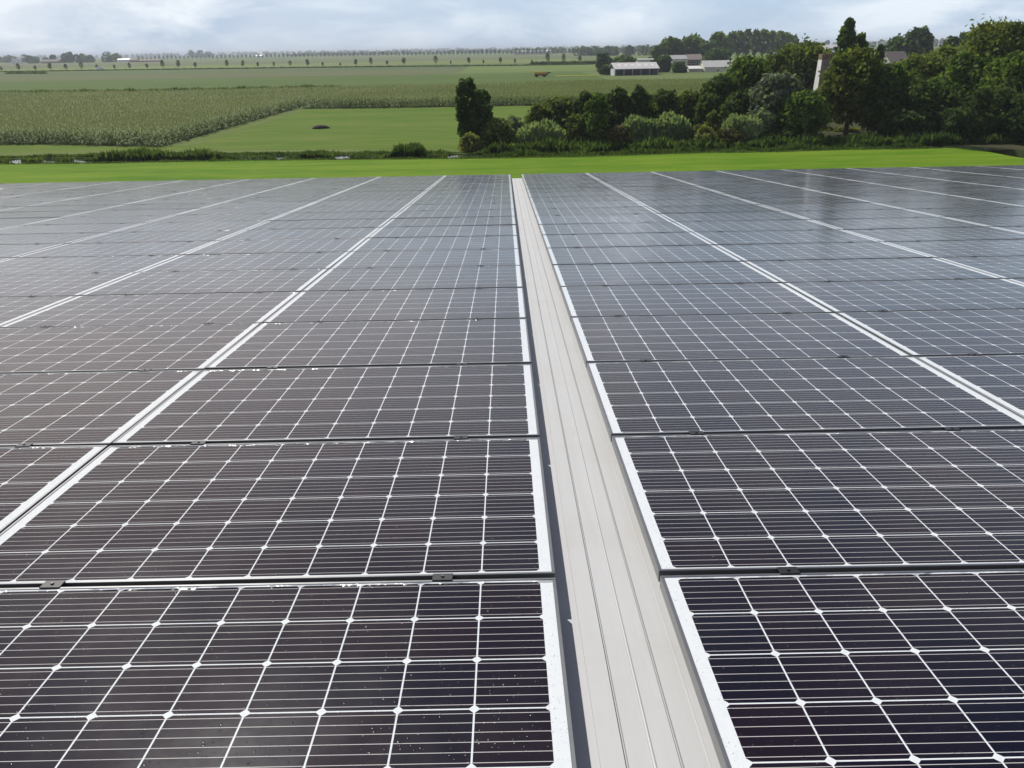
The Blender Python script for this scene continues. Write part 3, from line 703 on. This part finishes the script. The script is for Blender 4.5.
# ------------------------------------------------------------ reeds, ditch plants, maize
def strip_blades(name, label, pts, width, n, hmin, hmax, wd, leaf, seed, z=0.0, dens_fn=None, cat='plants'):
    g = np.random.default_rng(seed); P0 = np.array(pts, float); seg = np.linalg.norm(np.diff(P0, axis=0), axis=1)
    cum = np.concatenate([[0], np.cumsum(seg)]); u_ = g.uniform(0, cum[-1], n)
    x_ = np.interp(u_, cum, P0[:, 0]); y_ = np.interp(u_, cum, P0[:, 1]) + g.uniform(-width / 2, width / 2, n)
    hn = 0.5 + 0.5 * np.sin(x_ * 0.9 + seed) * np.cos(x_ * 0.37 + y_)
    hn = hn * (0.6 + 0.4 * np.sin(x_ * 3.1 + 2 * seed) * np.cos(y_ * 2.3 + x_ * 1.7)); h_ = (hmin + (hmax - hmin) * np.clip(hn + g.normal(0, .2, n), 0, 1.2))
    if dens_fn is not None: k_ = dens_fn(x_, g); x_, y_, h_ = x_[k_], y_[k_], h_[k_]
    ue = u_ if dens_fn is None else None
    if ue is not None: h_ = h_ * np.clip(np.minimum(ue, cum[-1] - ue) / min(2.5, cum[-1] * .25), 0.15, 1)
    q, t = blades(seed + 1, x_, y_, h_, wd, .5, z)
    o = link(name, npmesh(name, q, t), F[leaf]); props(o, label, cat, kind='stuff'); return o
strip_blades('bank_plants', 'dark green weeds and reeds on the far bank of the ditch', [(-70, 77.2), (-44, 76.5), (-22, 75.6), (-9, 74.2), (-3, 73.4)], 1.0, 12000, .08, .40, .12, 'reed', 11)
strip_blades('bank_plants', 'tall dark ditch plants growing in clumps in front of the water', [(-38, 74.2), (-30, 74.0), (-24, 73.8)], 1.6, 4200, .45, 1.15, .16, 'reed', 12, -.1)
strip_blades('bank_plants', 'low clumps of weeds standing in the ditch at left', [(-46, 73.6), (-38, 73.2)], 1.0, 900, .3, .6, .14, 'reed', 13, -.1,
             lambda x_, g: np.sin(x_ * 2.2) > -.1)
strip_blades('bank_plants', 'clumps of weeds along the middle of the ditch', [(-20.5, 72.7), (-14.5, 72.4)], 1.1, 2200, .3, .65, .14, 'reed', 14, -.1,
             lambda x_, g: np.sin(x_ * 1.1 + 1) > -.1)
strip_blades('bank_plants', 'sparse short reeds standing in the open ditch water', [(-26, 72.9), (-14, 72.2), (-3, 71.3)], 1.0, 3600, .12, .42, .12, 'reed', 25, -.03,
             lambda x_, g: np.sin(x_ * 1.9 + 2 * np.sin(x_ * .7)) > -.55)
strip_blades('bank_plants', 'dark bushy clump of ditch plants left of the conifers', [(-10.5, 72.5), (-6.5, 72.2)], 1.8, 2400, .6, 1.25, .16, 'dark', 15, -.1)
strip_blades('bank_plants', 'dark reeds and nettles at the foot of the tree belt', [(-4, 71.8), (0, 71.2), (8, 71.4), (17, 72.4), (24, 72.2), (30, 73), (39, 73)], 1.8, 20000, .3, .95, .16, 'dark', 16, -.4)
strip_blades('bank_plants', 'dark undergrowth at the edge of the wood', [(-3.5, 73.8), (8, 73.9), (30, 74.8), (46, 74), (47, 60)], 2.2, 15000, .3, 1.2, .22, 'dark', 17, 0)
strip_blades('edge_grass', 'taller pale tufts along the far edge of the lawn', [(p_[0], p_[1] - .25) for p_ in lawn_edge[1:14]], .6, 14000, .05, .26, .05, 'reed', 18, 0)
strip_blades('field_hedge', 'thin dark reed line along the far edge of the maize', [(-240, 195.5), (-117, 190.5), (-80, 186.5), (-34, 189.5)], 1.6, 9000, 1.6, 2.3, .3, 'dark', 19)
strip_blades('field_hedge', 'long dark ditch line running below the row of young trees', [(-700, 640), (-228, 553), (-126, 529), (-61, 503), (3, 474), (50, 470)], 2.5, 16000, .5, 1.0, .7, 'far', 21)
strip_blades('field_hedge', 'dark hedge running toward the white barn behind the young trees', [tuple(G(528, 65)[:2]), tuple(G(600, 64)[:2])], 3, 3000, 1.2, 2.2, .8, 'far', 22)
strip_blades('field_hedge', 'low dark bushes at the far left road', [tuple(G(5, 74)[:2]), tuple(G(48, 74)[:2])], 3, 260, .8, 2.0, .8, 'far', 24)

def inpoly(x_, y_, poly):
    ins = np.zeros(len(x_), bool); n = len(poly); j = n - 1
    for i in range(n):
        xi, yi = poly[i]; xj, yj = poly[j]
        c_ = ((yi > y_) != (yj > y_)) & (x_ < (xj - xi) * (y_ - yi) / (yj - yi + 1e-9) + xi); ins ^= c_; j = i
    return ins
def maize(label, poly, seed, ybreaks, dens):
    """a maize field: plants as leaf blades and pale tassels over a leafy lower canopy"""
    g = np.random.default_rng(seed); Q = []; T = []; QT = []
    xs = [p_[0] for p_ in poly]; y0 = min(p_[1] for p_ in poly)
    for (ya, yb_), dn in zip(zip(ybreaks[:-1], ybreaks[1:]), dens):
        xlo = max(min(xs), -yb_ * .74 - 6); xhi = max(xs)
        n = int((yb_ - ya) * (xhi - xlo) * dn); x_ = g.uniform(xlo, xhi, n); y_ = g.uniform(ya, yb_, n)
        k_ = inpoly(x_, y_, poly) & (x_ > -y_ * .74 - 8); x_ = x_[k_]; y_ = y_[k_]; n = len(x_)
        x_ = np.round(x_ / .75) * .75 + g.normal(0, .09, n)
        hn = 1.55 + .15 * np.sin(x_ * .11) * np.sin(y_ * .07) + g.normal(0, .09, n)
        sz = 1 / math.sqrt(dn / 2.6)
        for l in range(6):
            a = g.uniform(0, 2 * np.pi, n); zb = hn * (.25 + .12 * l) if l else hn * .05
            zb = np.full(n, 0) + zb; ln = g.uniform(.55, .85, n) * min(sz, 1.5)
            dx_, dy_ = np.cos(a), np.sin(a); wdt = .085 * sz * (1.6 if l == 0 else 1)
            base = np.stack([x_, y_, zb], 1)
            mid = base + np.stack([dx_ * ln * .45, dy_ * ln * .45, ln * .5], 1); tip = base + np.stack([dx_ * ln, dy_ * ln, ln * .25], 1)
            sv = np.stack([-dy_ * wdt, dx_ * wdt, np.zeros(n)], 1)
            Q.append(np.stack([base - sv * .3, mid - sv, tip, mid + sv], 1)); T.append(np.clip(g.uniform(0, 1, n) * .6 + .07 * l, 0, 1))
        a = g.uniform(0, np.pi, n); sv = np.stack([np.cos(a), np.sin(a), np.zeros(n)], 1) * .042 * sz
        b0 = np.stack([x_, y_, hn * .88], 1); b1 = b0 + np.array([0, 0, .38]) + g.normal(0, .05, (n, 3))
        QT.append(np.stack([b0 - sv * .3, b1 - sv, b1 + np.array([0, 0, .06]), b1 + sv], 1))
    nq = sum(len(q_) for q_ in Q); q = np.concatenate(Q + QT)
    me = npmesh('maize_field', q, np.concatenate(T + [g.uniform(0, 1, len(c_)) for c_ in QT]))
    me.materials.append(F['maize']); me.materials.append(F['tassel'])
    mi = np.zeros(len(q), np.int32); mi[nq:] = 1; me.polygons.foreach_set('material_index', mi); me.update()
    o = link('maize_field', me, None); props(o, label, 'maize field', kind='stuff')
mz_a = [(-230, 97), (-54, 88.6), (-47, 87.6), (-39.4, 85), (-34.6, 83.4), (-34.6, 139), (-34.6, 187), (-80, 184), (-117, 188), (-240, 193)]
mz_b = [(-33.6, 139.4), (-25, 137.5), (4, 137), (60, 138), (80, 145), (85, 200), (34, 197), (-34, 188)]
slab('maize_ground', mz_a, 0.016, M['maize_floor']); slab('maize_ground', mz_b, 0.020, M['maize_floor'])
maize('broad maize field left of the meadow, dark leafy front edge and pale tassels', mz_a, 31, [83, 105, 140, 194], [6.0, 4.5, 3.4])
maize('maize field behind the meadow and tree belt reaching to the barns', mz_b, 32, [137, 160, 201], [4.5, 3.2])

# ------------------------------------------------------------ farm buildings
def house(name, label, cat, x0, x1, Y, dep, eave, ridge, wallm, roofm, rot=0.0, over=.3, axis='x', group=None):
    t = empty(name, ((x0 + x1) / 2, Y + dep / 2, 0), label, cat, group, (0, 0, rot))
    a = (x1 - x0) / 2; d = dep / 2
    mb = MB()
    prof_ = [(-d, 0), (d, 0), (d, eave), (0, ridge - .12), (-d, eave)]
    mb.prism(prof_, -a, a); mb.build('wall', wallm, t)
    sl2 = (ridge - eave) / d; mb = MB()
    e_ = eave - over * sl2
    mb.prism([(-d - over, e_), (0, ridge), (d + over, e_), (d + over, e_ + .16), (0, ridge + .16), (-d - over, e_ + .16)], -a - over, a + over)
    rf = mb.build('roof', roofm, t)
    return t, a, d, rf, sl2
# white-roofed barn
x0 = at(612, 72, 282).x; x1 = at(656, 72, 282).x
t, a, d, rf, s2 = house('barn', 'long low barn with white roof, pinkish skylights and dark open front', 'barn', x0, x1, 279, 9, 2.0, 3.7, M['dark_wall'], M['white_roof'], R(6))
for i in range(6):
    cx = -a + 1.9 + i * (2 * a - 3.4) / 5; mb = MB(); y0_, y1_ = -d + 1.6, -d + 3.2
    zf = lambda y_: 2.0 + (y_ + d) * s2 + .165
    mb.face([(cx - .5, y0_, zf(y0_) + .03), (cx + .5, y0_, zf(y0_) + .03), (cx + .5, y1_, zf(y1_) + .03), (cx - .5, y1_, zf(y1_) + .03)])
    mb.build('skylight', M['sky_light'], rf)
for i in range(5):
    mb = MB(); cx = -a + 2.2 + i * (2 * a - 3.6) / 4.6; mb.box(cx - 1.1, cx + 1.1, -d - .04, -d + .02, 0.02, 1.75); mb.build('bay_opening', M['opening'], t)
for i in range(6):
    mb = MB(); cx = -a + .1 + i * (2 * a - .3) / 5; mb.box(cx - .09, cx + .12, -d - .12, -d - .045, 0.0, 1.95); mb.build('post', M['grey_roof'], t)
mb = MB(); mb.box(-a - .30, -a - .06, -d - .3, d * .1, 0, 2.0); mb.build('gable_panel', M['white'], t)
# grey barn
x0 = at(703, 70, 305).x; x1 = at(737, 70, 305).x
t, a, d, rf, s2 = house('barn', 'wide barn with pale grey roof half hidden by the big dark tree', 'barn', x0, x1, 300, 14, 1.5, 3.5, M['cream_wall'], M['grey_roof'], R(-4))
mb = MB(); mb.prism([(-d + 1, 1.0), (-d + 1, 1.15), (d - 4, 1.9), (d - 4, 1.75)], -a - 5.5, -a - .35); mb.build('lean_to_roof', M['white_roof'], t)
mb = MB(); mb.box(-a - 5.3, -a - .36, -d + 2, d - 4.4, 0, 1.05); mb.build('lean_to_wall', M['cream_wall'], t)
def windows(t, a, d, n, zb, hw=.45, hh=1.1, mat='glass'):
    for i in range(n):
        cx = -a + (i + .5) * 2 * a / n; mb = MB(); mb.box(cx - hw - .08, cx + hw + .08, -d - .05, -d + .02, zb - .08, zb + hh + .08); w_ = mb.build('window', M['white'], t)
        mb = MB(); mb.box(cx - hw, cx + hw, -d - .07, -d - .052, zb, zb + hh); mb.build('pane', M[mat], w_)
def hs(px0, px1, Y, dep, eave, ridge, wm, rm_, label, rot=0, name='farmhouse', nw=4, cat='house'):
    x0 = at(px0, 60, Y).x; x1 = at(px1, 60, Y).x
    t, a, d, rf, s2 = house(name, label, cat, x0, x1, Y, dep, eave, ridge, M[wm], M[rm_], R(rot))
    if nw: windows(t, a, d, nw, .9)
    return t
hs(638, 655, 395, 8, 3.0, 3.4, 'cream_wall', 'grey_roof', 'pale flat roofed farm building behind the white barn, left one', nw=4)
hs(672, 687, 400, 8, 3.0, 4.6, 'cream_wall', 'grey_roof', 'pale farmhouse seen between the trees right of the white barn', nw=3)
hs(688.5, 702, 405, 8, 2.6, 4.8, 'red_tile', 'brown_tile', 'brick farmhouse with dark brown roof right of the pale farmhouse', nw=3)
hs(889, 910, 246, 8, 2.6, 6.0, 'cream_wall', 'brown_tile', 'house with brown tiled roof behind the trees below the round far tree', rot=12, nw=3)
hs(40, 58, 1380, 14, 2.5, 5.5, 'brick', 'red_tile', 'far farmhouse with long red roof before the left clump of trees', nw=4)
hs(11, 18, 1300, 8, 3.5, 7.0, 'white', 'grey_roof', 'tiny white farmhouse near the left edge of the horizon', nw=2)
hs(117, 129, 1330, 12, 3.4, 5.0, 'white', 'white_roof', 'low white farm building at the right end of the left clump', nw=0, name='farm_building', cat='building')
hs(129, 137, 1300, 12, 2.5, 4.2, 'brick', 'red_tile', 'small red roofed building beside the low white one', nw=3, name='farm_building', cat='building')
hs(138, 160, 1280, 12, 1.8, 3.2, 'brick', 'red_tile', 'long low reddish shed in front of the avenue', nw=0, name='farm_building', cat='building')
hs(256, 262, 1900, 16, 4, 6, 'white', 'white_roof', 'white industrial building end showing at the horizon left of centre', nw=0, name='warehouse', cat='building')
hs(825, 839, 900, 20, 3.0, 7.5, 'white', 'white_roof', 'white roofed building left of the tall pointed tree', nw=0, name='warehouse', cat='building')
# greenhouse: many small glass bays in one long block
x0 = at(514, 53, 1500).x; x1 = at(552, 53, 1500).x
t = empty('greenhouse', ((x0 + x1) / 2, 1500, 0), 'long white greenhouse shining low on the horizon in the middle', 'greenhouse')
a = (x1 - x0) / 2; mb = MB(); mb.box(-a, a, 0, 40, 0, 4.2); mb.build('glass_wall', M['grey_roof'], t)
mb = MB(); nb_ = 14
for i in range(nb_):
    c0 = -a + i * 2 * a / nb_; c1 = c0 + 2 * a / nb_ - .02; cm_ = (c0 + c1) / 2
    mb.face([(c0, -.1, 4.22), (cm_, -.1, 6.6), (cm_, 40, 6.6), (c0, 40, 4.22)]); mb.face([(cm_, -.1, 6.6), (c1, -.1, 4.22), (c1, 40, 4.22), (cm_, 40, 6.6)])
    mb.face([(c0, -.1, 4.22), (c1, -.1, 4.22), (cm_, -.1, 6.6)])
mb.build('glass_roof', M['white'], t)

# chimney
Yc = 90; ctop = at(826, 54, Yc); bx = ctop.x
M['chimney_white'] = solid('chimney_white', (0.78, 0.76, 0.72), 0.8, 0, 0.12, 1.5)
t = empty('chimney', (bx, Yc, 0), 'tall square tapering chimney with a white left face among the trees', 'chimney')
hc = ctop.z; wb, wt_ = 0.82, 0.54
def frustum(z0, z1, w0, w1):
    mb = MB(); k = [(-w0, -w0, z0), (w0, -w0, z0), (w0, w0, z0), (-w0, w0, z0), (-w1, -w1, z1), (w1, -w1, z1), (w1, w1, z1), (-w1, w1, z1)]
    mb.v = k; mb.f = [(0, 3, 2, 1), (4, 5, 6, 7), (0, 1, 5, 4), (1, 2, 6, 5), (2, 3, 7, 6), (3, 0, 4, 7)]; return mb
frustum(0, hc - .5, wb, wt_).build('shaft', M['chim'], t)
kz = hc - .5; mb = MB()
mb.face([(-wb - .006, -wb, 0), (-wb - .006, wb, 0), (-wt_ - .006, wt_, kz), (-wt_ - .006, -wt_, kz)]); mb.build('white_side', M['chimney_white'], t)  # separate sheet over the shaft's left side, much paler than the other sides
frustum(hc - .5, hc - .40, wt_ + .03, wt_ + .04).build('collar', M['brick'], t)
frustum(hc - .40, hc, wt_ + .01, wt_ + .01).build('cap', M['brick'], t)
# low white garden wall beside its foot
# blue container by the poplars
x_ = at(777, 57, 400).x; t = empty('container', (x_, 400, 0), 'small blue container below the poplar row', 'container')
mb = MB(); mb.box(-1.6, 1.6, -1.2, 1.2, .1, 5.0)
for i in range(9): mb.box(-1.5 + i * .36, -1.36 + i * .36, -1.25, -1.205, .2, 4.9)
mb.build('body', M['blue'], t)
mb = MB(); mb.box(-1.64, 1.64, -1.27, 1.24, 5.0, 5.12); mb.build('roof', M['white'], t)
# yellow trailer at the far maize edge
p_ = G(541, 77.2); t = empty('farm_trailer', (p_.x, 278.5, 0), 'low yellow farm trailer parked beyond the far edge of the maize', 'trailer'); t.scale = (.9, .9, .62)
mb = MB(); mb.face([(-2.4, -.9, 1.7), (2.2, -.9, 1.7), (2.0, -.8, 2.75), (-2.2, -.8, 2.75)]); mb.box(-2.3, 2.1, -.8, .8, 1.7, 2.75); mb.build('body', M['yellow'], t)
mb = MB(); mb.box(-2.3, 2.6, -.78, .78, .75, 1.69); mb.build('chassis', M['red'], t)
for sx in (-1.5, 1.3):
    for sy in (-.85, .85):
        mb = MB(); mb.tube([(sx, sy - .12, .62), (sx, sy + .12, .62)], [.6, .6], 14); mb.build('wheel', M['tyre'], t)
mb = MB(); mb.box(2.1, 3.6, -.7, .7, 1.75, 2.3); mb.build('hitch_box', M['opening'], t)
# white van on the far road
p_ = G(101, 70.6); t = empty('van', (p_.x, p_.y, 0), 'tiny white van on the far road beside a young tree', 'van')
mb = MB(); mb.prism([(-.95, .4), (.95, .4), (.95, 2.3), (-.95, 2.3)], -2.5, 1.4); mb.prism([(-.95, .4), (.95, .4), (.9, 1.4), (-.9, 1.4)], 1.4, 2.5); mb.build('body', M['white'], t, .08)
mb = MB(); mb.box(1.0, 1.36, -.97, -.951, 1.4, 2.0); mb.build('window', M['glass'], t)
for sx in (-1.6, 1.6):
    for sy in (-.85, .85):
        mb = MB(); mb.tube([(sx, sy - .12, .35), (sx, sy + .12, .35)], [.35, .35], 12); mb.build('wheel', M['tyre'], t)
# heap in the meadow
g = np.random.default_rng(5); mb = MB(); nr, ns = 7, 18
for i in range(nr):
    u_ = i / (nr - 1)
    for j in range(ns):
        a_ = 2 * math.pi * j / ns; r_ = (1 - u_) ** .55 * (1 + .15 * math.sin(3 * a_ + 1)) + .02
        mb.v.append((1.15 * r_ * math.cos(a_), .8 * r_ * math.sin(a_), .40 * (1 - (1 - u_) ** 2.2) ** 1.0 + g.normal(0, .02)))
for i in range(nr - 1):
    for j in range(ns): mb.f.append((i * ns + j, i * ns + (j + 1) % ns, (i + 1) * ns + (j + 1) % ns, (i + 1) * ns + j))
mb.f.append(tuple((nr - 1) * ns + j for j in range(ns)))
o = mb.build('soil_heap', solid('dark_soil', (0.018, 0.018, 0.012), .95, 0, .4, 5)); hp = G(320, 128.6); o.location = (hp.x, hp.y, -.01)
props(o, 'low dark heap lying alone on the green meadow', 'heap')

# ------------------------------------------------------------ haze
mb = MB(); mb.box(-FAR - 200, FAR + 200, -600, FAR + 200, -1.9, 24)
hm = bpy.data.materials.new('haze'); hm.use_nodes = True; hm.node_tree.nodes.clear(); b = NB(hm.node_tree)
pv = b.n('ShaderNodeVolumePrincipled'); pv.inputs['Color'].default_value = (0.86, 0.92, 1.0, 1); pv.inputs['Density'].default_value = 0.00021
ou = b.n('ShaderNodeOutputMaterial'); hm.node_tree.links.new(pv.outputs[0], ou.inputs['Volume'])
o = mb.build('haze', hm); props(o, kind='stuff')
